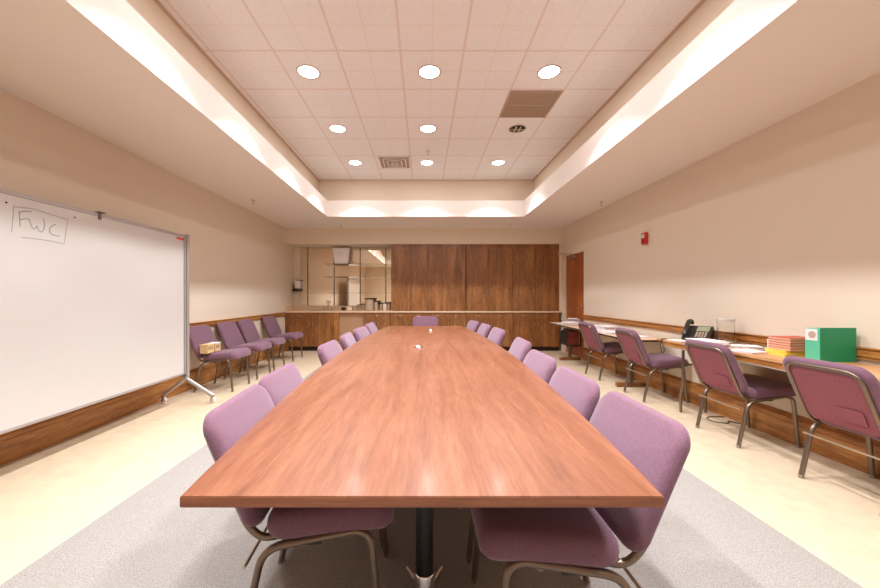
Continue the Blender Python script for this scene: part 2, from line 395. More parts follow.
for (x, y, l) in ((-.05, 3.46, 'small chrome dome grommet near the middle of the table'), (.10, 5.12, 'small chrome dome grommet near the far end of the table')):
    bm = new(); lathe(bm, [(0, TZ+.0005), (.045, TZ+.0005), (.044, TZ+.006), (.034, TZ+.018), (.018, TZ+.026), (.0, TZ+.028)], x, y, 24); o = link('table_grommet', bm, 'chrome', None, True); tag(o, l, 'grommet', 'chrome grommets on the table')

# ---------------------------------------------------------------- stacking chair
def make_chair():
    c = thing('stacking_chair', 'x', 'chair')
    # seat pad, waterfall front
    bm = new()
    def mp(u, v, tt):
        z = .460+tt+v*.10
        k = max(0, v-.10)/.125
        z -= .030*k*k
        w = 1+.02*(v/.22)
        return (u*w, v+.055, z-.006*(1-min(1, abs(u)/.2))*(1 if tt > 0 else 0))
    cushion(bm, .475, .455, .07, .096, mp, edge=.03, dome_f=.012, seg=7)
    link('seat', bm, 'fabric', c, True)
    # back pad
    b0 = Vector((0, -.207, .415)); dv = Vector((0, -.175, .415)).normalized(); nv = Vector((0, dv.z, -dv.y))
    bm = new()
    def mb(u, v, tt):
        s = v+.238; k = (s-.05)/.43
        off = .033+.014*math.sin(math.pi*min(1, max(0, k*1.25)))+.003*(u/.24)**2
        p = b0+dv*s+nv*(tt+off-.012)
        return (u*(1+.015*math.cos(k*2)), p.y, p.z)
    cushion(bm, .50, .438, .075, .052, mb, edge=.022, dome_f=.006, seg=7)
    link('backrest', bm, 'fabric', c, True)
    # rose panel inside the tube at the rear, with its card pocket
    bm = new()
    def mr(u, v, tt):
        s = v+.217; p = b0+dv*s+nv*(tt+.004); return (u, p.y, p.z)
    cushion(bm, .40, .405, .06, .014, mr, edge=.005, dome_f=0, dome_b=.004, seg=6)
    bp_ = link('back_panel', bm, 'fabric_back', c, True); bp_['label'] = 'rose fabric panel on the rear of the backrest'
    bm = new()
    pts = []
    for (u, s) in ((.02, .17), (.15, .17), (.15, .08), (.02, .08)):
        pts.append(b0+dv*s+nv*(-.010)+Vector((u, 0, 0)))
    a = [bm.verts.new(p) for p in pts]; b = [bm.verts.new(p-nv*.004) for p in pts]
    bm.faces.new(a); bm.faces.new(b[::-1])
    for i in range(4): bm.faces.new((a[i], a[(i+1) % 4], b[(i+1) % 4], b[i]))
    link('pocket', bm, 'fabric_back', bp_)
    # tube round the back
    T = lambda x, s, n=-.004: tuple(Vector((x, 0, 0))+b0+dv*s+nv*n)
    w = .207
    bm = new()
    path = fillet([(-.19, .05, .428), (-.2, -.18, .398), T(-w, .04), T(-w, .425), T(w, .425), T(w, .04), (.2, -.18, .398), (.19, .05, .428)], [.05, .03, .075, .075, .03, .05], 6)
    tube(bm, path, .0125, 10); link('back_frame', bm, 'bronze', c, True)
    # legs: each side is one arch, shared by a rear and a front leg
    for s in (-1, 1):
        x = s*.220
        for nm, pth in (('rear', [(x, -.25, .012), (x, -.17, .375), (x, .012, .405)]), ('front', [(x, .24, .012), (x, .198, .432), (x, .012, .405)])):
            bm = new(); tube(bm, fillet(pth, .07, 8), .0165, 12, flat=.8); lg = link('leg', bm, 'bronze', c, True)
            bm = new(); f = pth[0]; lathe(bm, [(0, 0.0005), (.013, 0.0005), (.0155, .004), (.0155, .022), (0, .022)], f[0], f[1], 12); link('glide', bm, 'rubber', lg, True)
        bm = new(); box(bm, x-s*.004-.012, x-s*.004+.012, -.03, .03, .385, .398, .003); link('gang_bracket', bm, 'blackplastic', c)
    bm = new(); tube(bm, [(-.222, -.232, .315), (.222, -.232, .315)], .0065, 8); link('stretcher', bm, 'steel', c, True)
    bm = new(); tube(bm, [(-.222, .17, .41), (.222, .17, .41)], .009, 8); tube(bm, [(-.222, -.06, .403), (.222, -.06, .403)], .009, 8); link('seat_frame', bm, 'bronze', c, True)
    return c
chair0 = make_chair(); used = [False]
def chair(x, y, face, label, group):
    """face: degrees the sitter looks towards, 0 = +X"""
    rz = R(face-90)
    if not used[0]:
        used[0] = True; c = chair0; c.location = (x, y, 0); c.rotation_euler = (0, 0, rz); c['label'] = label; c['group'] = group; return c
    return dup(chair0, (x, y, 0), rz, label, group)
GL, GR = 'chairs on the whiteboard side of the table', 'chairs on the alarm side of the table'
# whiteboard side of the table
chair(-.402, 1.46, 4, 'purple chair nearest the viewer on the whiteboard side of the table', GL)
chair(-.446, 1.965, 2, 'second purple chair from the near end on the whiteboard side of the table', GL)
chair(-.480, 3.08, -2, 'purple chair beyond the wide gap on the whiteboard side of the table', GL)
chair(-.482, 3.83, 2, 'fourth purple chair from the near end on the whiteboard side of the table', GL)
chair(-.468, 4.52, -7, 'second to last purple chair on the whiteboard side of the table', GL)
chair(-.455, 5.30, -4, 'farthest purple chair on the whiteboard side of the table', GL)
chair(.460, 1.325, 180, 'purple chair nearest the viewer on the alarm side of the table', GR)
chair(.453, 1.87, 179, 'second purple chair from the near end on the alarm side of the table', GR)
chair(.485, 2.50, 181, 'third purple chair from the near end on the alarm side of the table', GR)
chair(.580, 3.34, 178, 'fourth purple chair from the near end on the alarm side of the table', GR)
chair(.590, 4.42, 184, 'fifth purple chair from the near end on the alarm side of the table', GR)
chair(.550, 5.12, 183, 'second to last purple chair on the alarm side of the table', GR)
chair(.480, 5.76, 188, 'farthest purple chair on the alarm side of the table', GR)
chair(.04, 6.74, -90, 'single purple chair at the far head of the table before the cabinets', 'chair at the head of the table')
GW = 'chairs against the whiteboard wall'
chair(-2.725, 4.84, 0, 'purple chair against the wall beside the whiteboard post with cartons on its seat', GW)
chair(-2.725, 5.53, 0, 'empty purple chair against the wall next to the chair with cartons', GW)
chair(-2.725, 6.12, 1, 'third purple chair along the wall from the whiteboard', GW)
chair(-2.725, 7.03, -3, 'purple chair against the wall closest to the sink cabinet', GW)
GD = 'chairs at the wall tables'
chair(2.845, 2.22, 0, 'purple chair at the wall table in front of the green box', GD)
chair(2.845, 3.145, 0, 'purple chair at the wall table in front of the telephone and loose papers', GD)
chair(2.85, 4.38, -3, 'purple chair at the near end of the rounded wall table', GD)
chair(2.85, 5.47, 0, 'purple chair at the rounded wall table nearest the door', GD)

# cartons on the wall chair
for (y, z, sy, lab) in ((4.61, 0, .14, 'small tan carton with dark print on the seat of the wall chair'), (4.77, 0, .12, 'small pale carton with grey print beside the tan carton on the chair')):
    c = thing('small_carton', lab, 'carton', (-2.81, y, .512), 0, 'cartons on the wall chair')
    bm = new(); box(bm, -.05, .05, -sy/2, sy/2, 0, .11, .002); link('body', bm, 'card', c)
    bm = new(); box(bm, -.054, .054, -sy/2-.004, sy/2+.004, .1, .113, .002); link('lid', bm, 'paper' if sy < .13 else 'card', c)
    bm = new(); n = 5
    for k in range(n):
        yy = -sy/2+.012+(sy-.03)*k/n; box(bm, .0505, .0512, yy, yy+.010, .045, .085); box(bm, -sy/2, -sy/2+.01, -sy/2-.0012, -sy/2-.0004, .05, .08)
    link('print', bm, 'print', c)

# ---------------------------------------------------------------- mobile whiteboard
BX = -2.775; BY0, BY1 = 1.66, 4.11; BZ0, BZ1 = .345, 1.955
w = thing('mobile_whiteboard', 'large white dry-erase board on a silver wheeled stand by the wall', 'whiteboard', (BX, (BY0+BY1)/2, 0))
hy = (BY1-BY0)/2
bm = new(); box(bm, -.012, .012, -hy+.02, hy-.02, BZ0+.02, BZ1-.02); link('board_panel', bm, 'white', w)
bm = new(); box(bm, -.018, .018, -hy, hy, BZ1-.03, BZ1, .003); link('top_rail', bm, 'silver', w)
bm = new(); box(bm, -.018, .018, -hy, hy, BZ0, BZ0+.022, .003); link('bottom_rail', bm, 'silver', w)
for s in (-1, 1):
    bm = new(); box(bm, -.018, .018, s*hy-.012, s*hy+.012, BZ0, BZ1, .002); link('side_rail', bm, 'silver', w)
    yp = s*(hy+.035)
    bm = new(); box(bm, -.032, .034, yp-.018, yp+.018, .30, BZ1+.012, .006); p = link('post', bm, 'silver', w)
    bm = new(); tube(bm, fillet([(0, yp, .42), (.0, yp, .29), (.32, yp, .085)], .03), .023, 10, flat=.9); link('leg', bm, 'silver', w, True)
    bm = new(); tube(bm, fillet([(0, yp, .42), (.0, yp, .29), (-.27, yp, .085)], .03), .023, 10, flat=.9); link('leg', bm, 'silver', w, True)
    for xx in (.31, -.26):
        bm = new(); box(bm, xx-.012, xx+.012, yp-.022, yp-.017, .02, .075); box(bm, xx-.012, xx+.012, yp+.017, yp+.022, .02, .075); box(bm, xx-.012, xx+.012, yp-.022, yp+.022, .068, .078)
        cs = link('caster', bm, 'steel', w)
        bm = new(); tube(bm, [(xx, yp-.014, .034), (xx, yp+.014, .034)], .033, 18); link('wheel', bm, 'paper', cs, True)
def onboard(px, py):
    X = BX+.0128; Y = -X*F/(VX-px); return Vector((X-BX, Y-(BY0+BY1)/2, CH+(VY-py)*Y/F))
def Z7(pts): return [onboard(x/7.33, 180+y/7.33) for x, y in pts]
strokes = [[(102, 190), (94, 290), (85, 385)], [(100, 195), (240, 210), (380, 255), (500, 290)], [(497, 290), (485, 370), (470, 470)], [(158, 420), (320, 438), (470, 468)],
           [(140, 230), (145, 285), (149, 342)], [(135, 237), (185, 228), (235, 231)], [(145, 292), (190, 283), (215, 286)],
           [(215, 286), (228, 335), (250, 365), (266, 345), (273, 335), (284, 372), (305, 384), (324, 360), (328, 310), (318, 280)],
           [(410, 326), (378, 336), (358, 372), (378, 400), (437, 412)]]
bm = new()
for k, s in enumerate(strokes):
    tube(bm, fillet(Z7(s), .03, 4), .0028 if k in (0, 1, 2, 3) else .0038, 6)
for v in bm.verts: v.co.x = .0122+(v.co.x-.0128)*.12+.0003
link('handwriting', bm, 'ink', w)
bm = new()
bm.free()
for p in Z7([(45, 165), (548, 275)]):
    bm = new(); tube(bm, [(p.x-.001, p.y, p.z), (p.x+.003, p.y, p.z)], .006, 12); link('screw_cap', bm, 'blackplastic', w)
p = onboard(181, 239)
bm = new(); box(bm, .0122, .0135, p.y-.07, p.y+.05, p.z-.012, p.z+.014); link('sticker', bm, 'redmark', w)
p = onboard(99, 214)
bm = new(); box(bm, -.022, .022, p.y-.03, p.y+.03, BZ1, BZ1+.006); box(bm, .0185, .024, p.y-.012, p.y+.012, BZ1-.055, BZ1+.006); box(bm, -.01, .03, p.y-.006, p.y+.05, BZ1+.006, BZ1+.014); link('hook', bm, 'bronze', w)

# ---------------------------------------------------------------- cabinets on the far wall
YB = 8.04
def px2x(px, y=YB): return (px-VX)*y/F
def pull(bm, x, z, vert, y=YB):
    l = .045
    pts = [(x, y, z-l), (x, y-.022, z-l*.8), (x, y-.022, z+l*.8), (x, y, z+l)] if vert else [(x-l, y, z), (x-l*.8, y-.022, z), (x+l*.8, y-.022, z), (x+l, y, z)]
    tube(bm, fillet(pts, .01, 3), .0048, 8)
def base_cab(x0, x1, label, doors, drawers, hand, false_front=()):
    c = thing('base_cabinet', label, 'cabinet', ((x0+x1)/2, YB, 0), 0, 'base cabinets under the counter'); w = (x1-x0)/2
    bm = new(); box(bm, -w+.0015, w-.0015, .0205, .556, .1, .872); link('body', bm, 'cab', c)
    bm = new(); box(bm, -w+.0015, w-.0015, .075, .556, .0005, .0995); link('toe_kick', bm, 'cabdark', c)
    n = drawers
    for k in range(n):
        a = -w+.004+(2*w-.008)*k/n; b = -w+.004+(2*w-.008)*(k+1)/n
        bm = new(); box(bm, a+.002, b-.002, 0, .02, .712, .868, .0015); dr = link('drawer', bm, 'cab', c)
        if k not in false_front:
            bm = new(); pull(bm, (a+b)/2, .80, False, 0); link('handle', bm, 'steel', dr, True)
    n = doors
    for k in range(n):
        a = -w+.004+(2*w-.008)*k/n; b = -w+.004+(2*w-.008)*(k+1)/n
        bm = new(); box(bm, a+.002, b-.002, 0, .02, .105, .706, .0015); dr = link('cabinet_door', bm, 'cab', c)
        bm = new(); pull(bm, b-.035 if (k % 2 == 0) == hand else a+.035, .62, True, 0); link('handle', bm, 'steel', dr, True)
b_ = [-3.055, -2.03, -1.36, -.748, .102, .962, 2.027, 3.085]
base_cab(b_[0], b_[1], 'two-door base cabinet under the sink, next to the chair rail', 2, 2, True, (1,))
base_cab(b_[2], b_[3], 'narrow base cabinet below the counter jars beside the knee opening', 2, 1, True)
base_cab(b_[3], b_[4], 'base cabinet behind the head chair, below the tall cabinets', 2, 2, True)
base_cab(b_[4], b_[5], 'base cabinet just past the head chair, under the seam between tall cabinets', 2, 2, True)
base_cab(b_[5], b_[6], 'wide base cabinet behind the last chairs of the alarm side', 2, 2, True)
base_cab(b_[6], b_[7], 'wide base cabinet at the end of the row beside the door', 2, 2, True)
bm = new(); box(bm, XL+.001, b_[0]-.001, 8.05, 8.09, 0.001, .872); o = link('wood_filler', bm, 'cab'); tag(o, 'narrow wood filler strip between the wall and the sink cabinet', 'panel')
bm = new(); box(bm, b_[1]+.001, -1.925, YB+.002, 8.59, 0.001, .872); o = link('end_panel', bm, M['oak']); tag(o, 'light wood end panel standing beside the knee opening', 'panel')
bm = new(); box(bm, -1.923, b_[2]-.001, 8.10, 8.115, .001, .872); o = link('access_panel', bm, mat('tan_panel', (176, 138, 106), .5)); tag(o, 'plain tan panel closing the recess between the sink cabinet and the next one', 'panel')
ct = thing('countertop', 'long beige laminate countertop over the base cabinets', 'countertop', (0, 0, 0))
bm = new(); box(bm, XL+.002, XR-.003, 8.022, 8.598, .874, .91, .003); link('top', bm, 'counter', ct)
bm = new(); box(bm, XL+.002, -.752, 8.575, 8.598, .9105, 1.015, .002); box(bm, XL+.002, XL+.022, 8.05, 8.574, .9105, 1.015, .002); link('backsplash', bm, 'counter', ct)
# sink set in the counter
s = thing('sink', 'steel sink basin rim set in the beige counter', 'sink', (-2.42, 8.31, .9105))
bm = new()
for a in ((-.27, .27, -.2, -.175), (-.27, .27, .175, .2), (-.27, -.245, -.175, .175), (.245, .27, -.175, .175)): box(bm, *a, 0, .006, .002)
link('rim', bm, 'steel', s)
bm = new(); box(bm, -.245, .245, -.175, .175, 0, .0015); link('basin', bm, M['grille'], s)
f = thing('faucet', 'chrome gooseneck faucet behind the sink', 'faucet', (-2.30, 8.545, .9105))
bm = new(); tube(bm, fillet([(0, 0, 0), (0, 0, .23), (0, -.12, .23), (0, -.12, .16)], .06, 8), .010, 10); link('spout', bm, 'chrome', f, True)
for sx in (-.09, .09):
    bm = new(); lathe(bm, [(0, 0), (.018, 0), (.018, .03), (.008, .04), (.008, .06), (0, .06)], sx, 0, 12); tube(bm, [(sx, 0, .05), (sx*1.5, -.03, .06)], .006); link('tap_handle', bm, 'chrome', f, True)

YU = 8.07
def tall_cab(x0, x1, label, splits, handles):
    c = thing('wall_cabinet', label, 'cabinet', ((x0+x1)/2, YU, .912), 0, 'tall cabinets standing on the counter'); xm = (x0+x1)/2; H = 2.428-.912
    bm = new(); box(bm, x0-xm+.001, x1-xm-.001, .0205, .5285, 0, H); link('body', bm, 'cab', c)
    bm = new(); box(bm, x0-xm+.001, x1-xm-.001, 0.001, .0195, H-.05, H); link('top_trim', bm, 'cab', c)
    for k, (a, b) in enumerate(zip(splits, splits[1:])):
        bm = new(); box(bm, a-xm+.003, b-xm-.003, 0, .02, .008, H-.054, .0015); dr = link('cabinet_door', bm, 'cab', c)
        for (kk, side) in handles:
            if kk == k:
                bm = new(); pull(bm, (b-xm-.045) if side > 0 else (a-xm+.045), .455, True, 0); link('handle', bm, 'steel', dr, True)
u = [px2x(p, YU) for p in (391, 410.5, 428.3, 446.6, 465.7, 489, 512.2, 535.7, 559.2)]
tall_cab(u[0], u[4], 'tall wood cabinet run with four narrow doors beside the mirror', u[0:5], [(0, 1), (1, -1), (2, 1), (3, -1)])
tall_cab(u[4]+.012, u[6], 'tall wood cabinet with two wide doors in the middle of the row', [u[4]+.012, u[5], u[6]], [(0, 1), (1, -1)])
tall_cab(u[6], u[8], 'tall wood cabinet with two wide doors nearest the room door', [u[6], u[7], u[8]], [(0, 1), (1, -1)])
bm = new(); box(bm, u[8]+.002, XR-.002, YU+.005, YU+.05, .912, 2.428); o = link('filler_strip', bm, 'trimwhite'); tag(o, 'pale filler strip between the tall cabinets and the corner', 'panel')

# mirror, shelf standards and glass shelves in the alcove
mm_ = thing('wall_mirror', 'large mirror of several panels covering the alcove above the sink counter', 'mirror', (0, 8.59, 0))
seams = [-2.985, -2.80, -2.16, -1.53, -.912, -.758]
for a, b in zip(seams, seams[1:]):
    bm = new(); box(bm, a+.002, b-.002, 0, .006, 1.018, 2.425, .001); link('mirror_panel', bm, 'mirror', mm_)
for x in (-2.80, -2.16, -1.53, -.912):
    bm = new(); box(bm, x-.012, x+.012, 8.578, 8.588, 1.02, 2.42); o = link('shelf_standard', bm, 'bronze')
    tag(o, 'slotted metal shelf standard on the mirror, ' + {-2.80: 'beside the dispenser', -2.16: 'behind the white tub', -1.53: 'in the middle of the glass shelves', -.912: 'next to the tall cabinets'}[x], 'shelf standard', 'shelf standards on the mirror')
for z, x0, lab in ((2.0, -2.36, 'top glass shelf before the mirror, with the white tub on it'), (1.70, -2.36, 'middle glass shelf before the mirror'), (1.315, -2.74, 'lowest and longest glass shelf before the mirror')):
    sh = thing('glass_shelf', lab, 'shelf', (0, 0, z), 0, 'glass shelves in the alcove')
    bm = new(); box(bm, x0, -.768, 8.33, 8.565, 0, .008, .001); link('glass_plate', bm, 'glass', sh)
    for x in (-2.16, -1.53, -.912):
        bm = new(); prism(bm, [(x-.004, 8.37), (x+.004, 8.37), (x+.004, 8.577), (x-.004, 8.577)], -.012, -.001); box(bm, x-.004, x+.004, 8.5, 8.577, -.04, -.012); link('bracket', bm, 'steel', sh)
tb = thing('tub', 'white tapered plastic tub with faint writing on the top glass shelf', 'tub', (-1.94, 8.44, 2.009))
def frus(bm, w0, d0, w1, d1, z0, z1):
    a = [bm.verts.new((x*w0, y*d0, z0)) for x, y in ((-1, -1), (1, -1), (1, 1), (-1, 1))]; b = [bm.verts.new((x*w1, y*d1, z1)) for x, y in ((-1, -1), (1, -1), (1, 1), (-1, 1))]
    bm.faces.new(a[::-1]); bm.faces.new(b)
    for i in range(4): bm.faces.new((a[i], a[(i+1) % 4], b[(i+1) % 4], b[i]))
bm = new(); frus(bm, .155, .085, .195, .10, 0, .355); bmesh.ops.bevel(bm, geom=list(bm.edges), offset=.012, segments=3, affect='EDGES'); link('body', bm, 'paper', tb, True)
bm = new(); box(bm, -.205, .205, -.108, .108, .352, .375, .006); link('rim', bm, 'paper', tb)
bm = new()
for k, (a, b) in enumerate(((-.09, .04), (-.10, .05), (-.08, .02))):
    zz = .25-.05*k; yy = -.085-.015*zz/.355-.0015; box(bm, a, b, yy-.0008, yy, zz, zz+.012)
link('writing', bm, 'paperlines', tb)
dp = thing('dispenser', 'black based clear dispenser mounted beside the mirror above the counter', 'dispenser', (-3.0, 8.49, 1.36))
bm = new(); box(bm, -.11, .03, -.06, .09, 0, .07, .012); tube(bm, [(-.04, -.05, .03), (-.04, -.085, .02)], .02); link('base', bm, 'blackplastic', dp)
bm = new(); box(bm, -.138, -.111, -.03, .06, 0, .16, .003); link('mounting_plate', bm, 'steel', dp)
bm = new(); box(bm, -.07, .05, -.04, .08, .071, .26, .02, 3); link('canister', bm, 'paper', dp)
bm = new(); box(bm, -.045, .065, -.005, .085, .262, .275, .004); link('lid', bm, 'blackplastic', dp)
# jars and small boxes on the counter
def jar(x, y, r, h, label, bodym, lidm, name='jar', lr=1.08, lh=.02):
    j = thing(name, label, 'jar', (x, y, .9107), 0, 'jars on the counter')
    bm = new(); lathe(bm, [(0, 0), (r*.9, 0), (r, .01), (r, h*.85), (r*.9, h), (0, h)], seg=20); link('body', bm, bodym, j, True)
    if lidm:
        bm = new(); lathe(bm, [(0, h+.0005), (r*lr, h+.0005), (r*lr, h+lh), (0, h+lh)], seg=20); link('lid', bm, lidm, j, True)
xa = lambda p: (p-VX)*8.35/F
jar(xa(369.5), 8.36, .105, .27, 'tall tan canister with a wide dark lid on the counter', 'grille', 'lid', 'canister', 1.15)
jar(xa(376.5), 8.30, .045, .20, 'slim jar with a dark lid beside the tall canister', 'grille', 'lid')
jar(xa(381), 8.36, .05, .155, 'short glass jar with a brown lid, first after the slim jar', 'steel', 'lid')
jar(xa(385), 8.30, .045, .165, 'short glass jar with a brown lid, second after the slim jar', 'cream', 'lid')
jar(xa(388.8), 8.34, .042, .17, 'short glass jar with a brown lid closest to the tall cabinets', 'grille', 'lid')
jar(xa(354.5), 8.42, .04, .11, 'small dark jar in front of the mirror left of the canister', 'grille', None)
jar(xa(359.5), 8.35, .05, .12, 'small glass jar between the dark jar and the canister', 'clear', 'lid')
bm = new(); box(bm, -.045, .045, -.04, .04, 0, .075, .006); o = link('black_box', bm, 'blackplastic'); o.location = (xa(343), 8.4, .9107); tag(o, 'small black box on the counter beside the sink', 'box')
bm = new(); box(bm, -.055, .055, -.05, .05, 0, .09, .01); o = link('napkin_box', bm, 'cream'); o.location = (xa(349), 8.42, .9107); tag(o, 'small cream box on the counter next to the black box', 'box')

# ---------------------------------------------------------------- alarm, switches
al = thing('fire_alarm', 'red fire alarm strobe high on the wall above the tables', 'fire alarm', (XR-.001, 5.0, 2.06))
bm = new(); box(bm, -.045, -.0065, -.055, .055, -.08, .08, .008); link('body', bm, 'red', al)
bm = new(); box(bm, -.006, 0, -.05, .05, -.075, .075); link('mounting_plate', bm, 'cream', al)
bm = new(); box(bm, -.066, -.0455, -.04, .04, .0, .055, .008, 3); link('strobe_lens', bm, 'white', al)
bm = new()
for k in range(4): box(bm, -.048, -.0455, -.03, .03, -.06+.012*k, -.055+.012*k)
link('horn_grille', bm, 'redpanel', al)
for y, lab in ((6.80, 'beige switch plate closest to the door'), (6.60, 'beige switch plate in the middle of three beside the door'), (6.36, 'beige switch plate farthest from the door')):
    s = thing('light_switch', lab, 'switch', (XR-.0008, y, 1.17), 0, 'switch plates beside the door')
    bm = new(); box(bm, -.006, 0, -.037, .037, -.06, .06, .002); link('plate', bm, 'cream', s)
    bm = new(); box(bm, -.016, -.0062, -.006, .006, -.008, .014, .001); link('toggle', bm, 'white', s)

# ---------------------------------------------------------------- wall tables
AZ = .775; AX = 2.62; AY0, AY1 = 1.88, 4.0
ta = thing('folding_table', 'narrow wood-grain folding table along the wall with telephone and green box', 'table', (0, 0, 0))
bm = new(); prism(bm, [(AX, AY0), (3.107, AY0), (3.107, AY1), (AX, AY1)], AZ-.022, AZ); bmesh.ops.bevel(bm, geom=list(bm.edges), offset=.003, segments=2, affect='EDGES'); link('tabletop', bm, M['desk'] if 'desk' in M else 'counter', ta)
bm = new(); box(bm, AX+.012, AX+.034, AY0+.06, AY1-.06, AZ-.07, AZ-.023); box(bm, 3.05, 3.07, AY0+.06, AY1-.06, AZ-.07, AZ-.023); link('apron', bm, 'oak', ta)
bm = new(); box(bm, AX+.008, AX+.0115, AY0+.06, AY1-.06, AZ-.074, AZ-.066); link('edge_strip', bm, 'silver', ta)
for ye, s in ((AY0+.06, 1), (AY1-.22, -1)):
    for xx in (2.765, 3.03):
        bm = new(); tube(bm, fillet([(xx, ye, AZ-.025), (xx, ye, .30), (xx, ye-s*.035, .20), (xx, ye-s*.035, .001)], .04, 5), .0135, 12); link('leg', bm, 'bronze', ta, True)
    bm = new(); tube(bm, [(2.765, ye, .52), (3.03, ye, .52)], .008); tube(bm, [(2.875, ye, .52), (2.875, ye+s*.4, AZ-.03)], .006); link('brace', bm, 'bronze', ta, True)
# rounded table by the door
BZ = .70; RX0, RX1 = 2.61, 3.104; RY0, RY1 = 4.45, 7.5
tb2 = thing('rounded_table', 'round-cornered pale wall table covered in papers near the door', 'table', (0, 0, 0))
pl = rrect(RX1-RX0, RY1-RY0, .2, 10); pl = [(x+(RX0+RX1)/2, y+(RY0+RY1)/2) for x, y in pl]
bm = new(); prism(bm, pl, BZ-.03, BZ); bmesh.ops.bevel(bm, geom=[e for e in bm.edges if abs(e.verts[0].co.z-e.verts[1].co.z) < 1e-6], offset=.002, segments=1, affect='EDGES'); link('tabletop', bm, 'counter', tb2)
bm = new(); pl2 = [((x-(RX0+RX1)/2)*1.008+(RX0+RX1)/2, (y-(RY0+RY1)/2)*1.0015+(RY0+RY1)/2) for x, y in pl]; prism(bm, pl2, BZ-.027, BZ-.004); link('edge_band', bm, 'cabdark', tb2)
for y in (4.9, 6.93):
    bm = new(); box(bm, 2.83, 2.88, y-.03, y+.03, .055, BZ-.032, .004); link('post', bm, 'bronze', tb2)
    bm = new(); box(bm, 2.66, 3.06, y-.03, y+.03, .001, .055, .006); link('foot', bm, 'cab', tb2)
    bm = new(); box(bm, 2.66, 3.04, y-.02, y+.02, BZ-.05, BZ-.031); link('bracket', bm, 'bronze', tb2)
hb = thing('hanging_box', 'dark framed box with a red panel hanging under the far end of the rounded table', 'box', (2.66, 6.45, 0), R(14))
bm = new(); box(bm, -.13, .13, -.09, .10, .36, .63, .03, 3); link('body', bm, 'black', hb)
bm = new(); box(bm, -.115, .115, -.097, -.0905, .38, .615, .003); link('front_panel', bm, 'redpanel', hb)
bm = new(); pp = [(-.14, -.108, .36), (.14, -.108, .36), (.14, -.108, .665), (-.14, -.108, .665), (-.14, -.108, .36)]
tube(bm, fillet([(0, -.108, .355), (-.145, -.108, .355), (-.145, -.108, .64), (.145, -.108, .64), (.145, -.108, .355), (0, -.108, .355)], .03), .014, 8)
tube(bm, fillet([(-.12, -.106, .56), (-.03, -.112, .50), (.03, -.112, .56), (.12, -.106, .58)], .03), .005, 6)
link('frame', bm, 'black', hb, True)
bm = new(); box(bm, -.10, -.08, -.05, .05, .62, BZ-.0305); box(bm, .08, .10, -.05, .05, .62, BZ-.0305); link('strap', bm, 'black', hb)

# telephone
ph = thing('telephone', 'black desk telephone with a grey screen and a coiled handset', 'telephone', (2.95, 3.82, AZ+.0006), R(-52)); ph.scale = (1.0, 1.0, 1.0)
def rot_box(bm, vs, ang, piv):
    bmesh.ops.rotate(bm, verts=vs, cent=piv, matrix=Matrix.Rotation(ang, 3, 'X'))
bm = new(); extr(bm, [(-.10, 0), (.10, 0), (.10, .145), (.08, .15), (-.10, .035)], 'x', -.12, .12); bmesh.ops.bevel(bm, geom=list(bm.edges), offset=.006, segments=2, affect='EDGES'); link('body', bm, 'blackplastic', ph)
sl = math.atan2(.115, .18)
def on_slope(bm, x0, x1, s0, s1, h0, h1, bev=0):
    vs = box(bm, x0, x1, s0, s1, h0, h1, 0)
    for v in vs:
        s_, h_ = v.co.y, v.co.z; v.co.y = -.10+s_*math.cos(sl)-h_*math.sin(sl); v.co.z = .035+s_*math.sin(sl)+h_*math.cos(sl)
bm = new(); on_slope(bm, -.01, .10, .11, .195, .001, .006); link('screen', bm, 'screen', ph)
bm = new()
for i in range(4):
    for j in range(4): on_slope(bm, -.005+.026*i, .013+.026*i, .015+.022*j, .03+.022*j, .0005, .005)
link('keypad', bm, 'grille', ph)
bm = new(); tube(bm, fillet([(-.085, -.12, .062), (-.085, -.09, .11), (-.085, .03, .205), (-.085, .12, .20), (-.085, .125, .16)], .04), .017, 12, flat=1.3); link('handset', bm, 'blackplastic', ph, True)
bm = new(); tube(bm, fillet([(2.66, 3.90, AZ+.006), (2.609, 3.90, AZ+.006), (2.606, 3.90, AZ-.04), (2.605, 3.905, .69), (2.605, 3.87, .62), (2.605, 3.83, .66), (2.605, 3.86, .71), (2.606, 3.885, AZ-.04), (2.609, 3.885, AZ+.006), (2.66, 3.885, AZ+.006)], .03, 5), .0035, 8)
o = link('phone_cord', bm, 'blackplastic', None, True); tag(o, 'black cord hanging in a loop from the folding table edge', 'cord')
# clear tub with white lid
cd = thing('plastic_jar', 'clear plastic jar with a white lid beside the telephone', 'jar', (2.98, 3.50, AZ+.0006))
bm = new(); lathe(bm, [(0, 0), (.066, 0), (.07, .01), (.07, .22), (.066, .225), (.064, .225), (.066, .216), (.066, .012), (.062, .005), (0, .005)], seg=28); link('body', bm, 'clear', cd, True)
bm = new(); lathe(bm, [(0, .226), (.073, .226), (.076, .232), (.073, .256), (0, .258)], seg=28); link('lid', bm, 'white', cd, True)
# wall papers
def paper_stack(x, y, z, w, h, n, rz, label, group, mat_='paper', spread=.012, th=.0035):
    t = thing('paper_stack', label, 'papers', (x, y, z), R(rz), group)
    for k in range(n):
        bm = new(); a = random.uniform(-9, 9) if n > 1 else 0; dx, dy = random.uniform(-spread, spread), random.uniform(-spread, spread)
        vs = box(bm, -w/2, w/2, -h/2, h/2, .0006+k*th, .0004+(k+1)*th-.0003)
        bmesh.ops.rotate(bm, verts=vs, cent=(0, 0, 0), matrix=Matrix.Rotation(R(a), 3, 'Z')); bmesh.ops.translate(bm, verts=vs, vec=(dx, dy, 0))
        link('sheet', bm, mat_ if k < n-1 else 'paper', t)
    return t
GP = 'papers on the folding table'; GQ = 'papers on the rounded table'
paper_stack(2.76, 3.46, AZ, .19, .26, 6, 12, 'thick messy white papers on the folding table behind the middle chair', GP, spread=.02, th=.008)
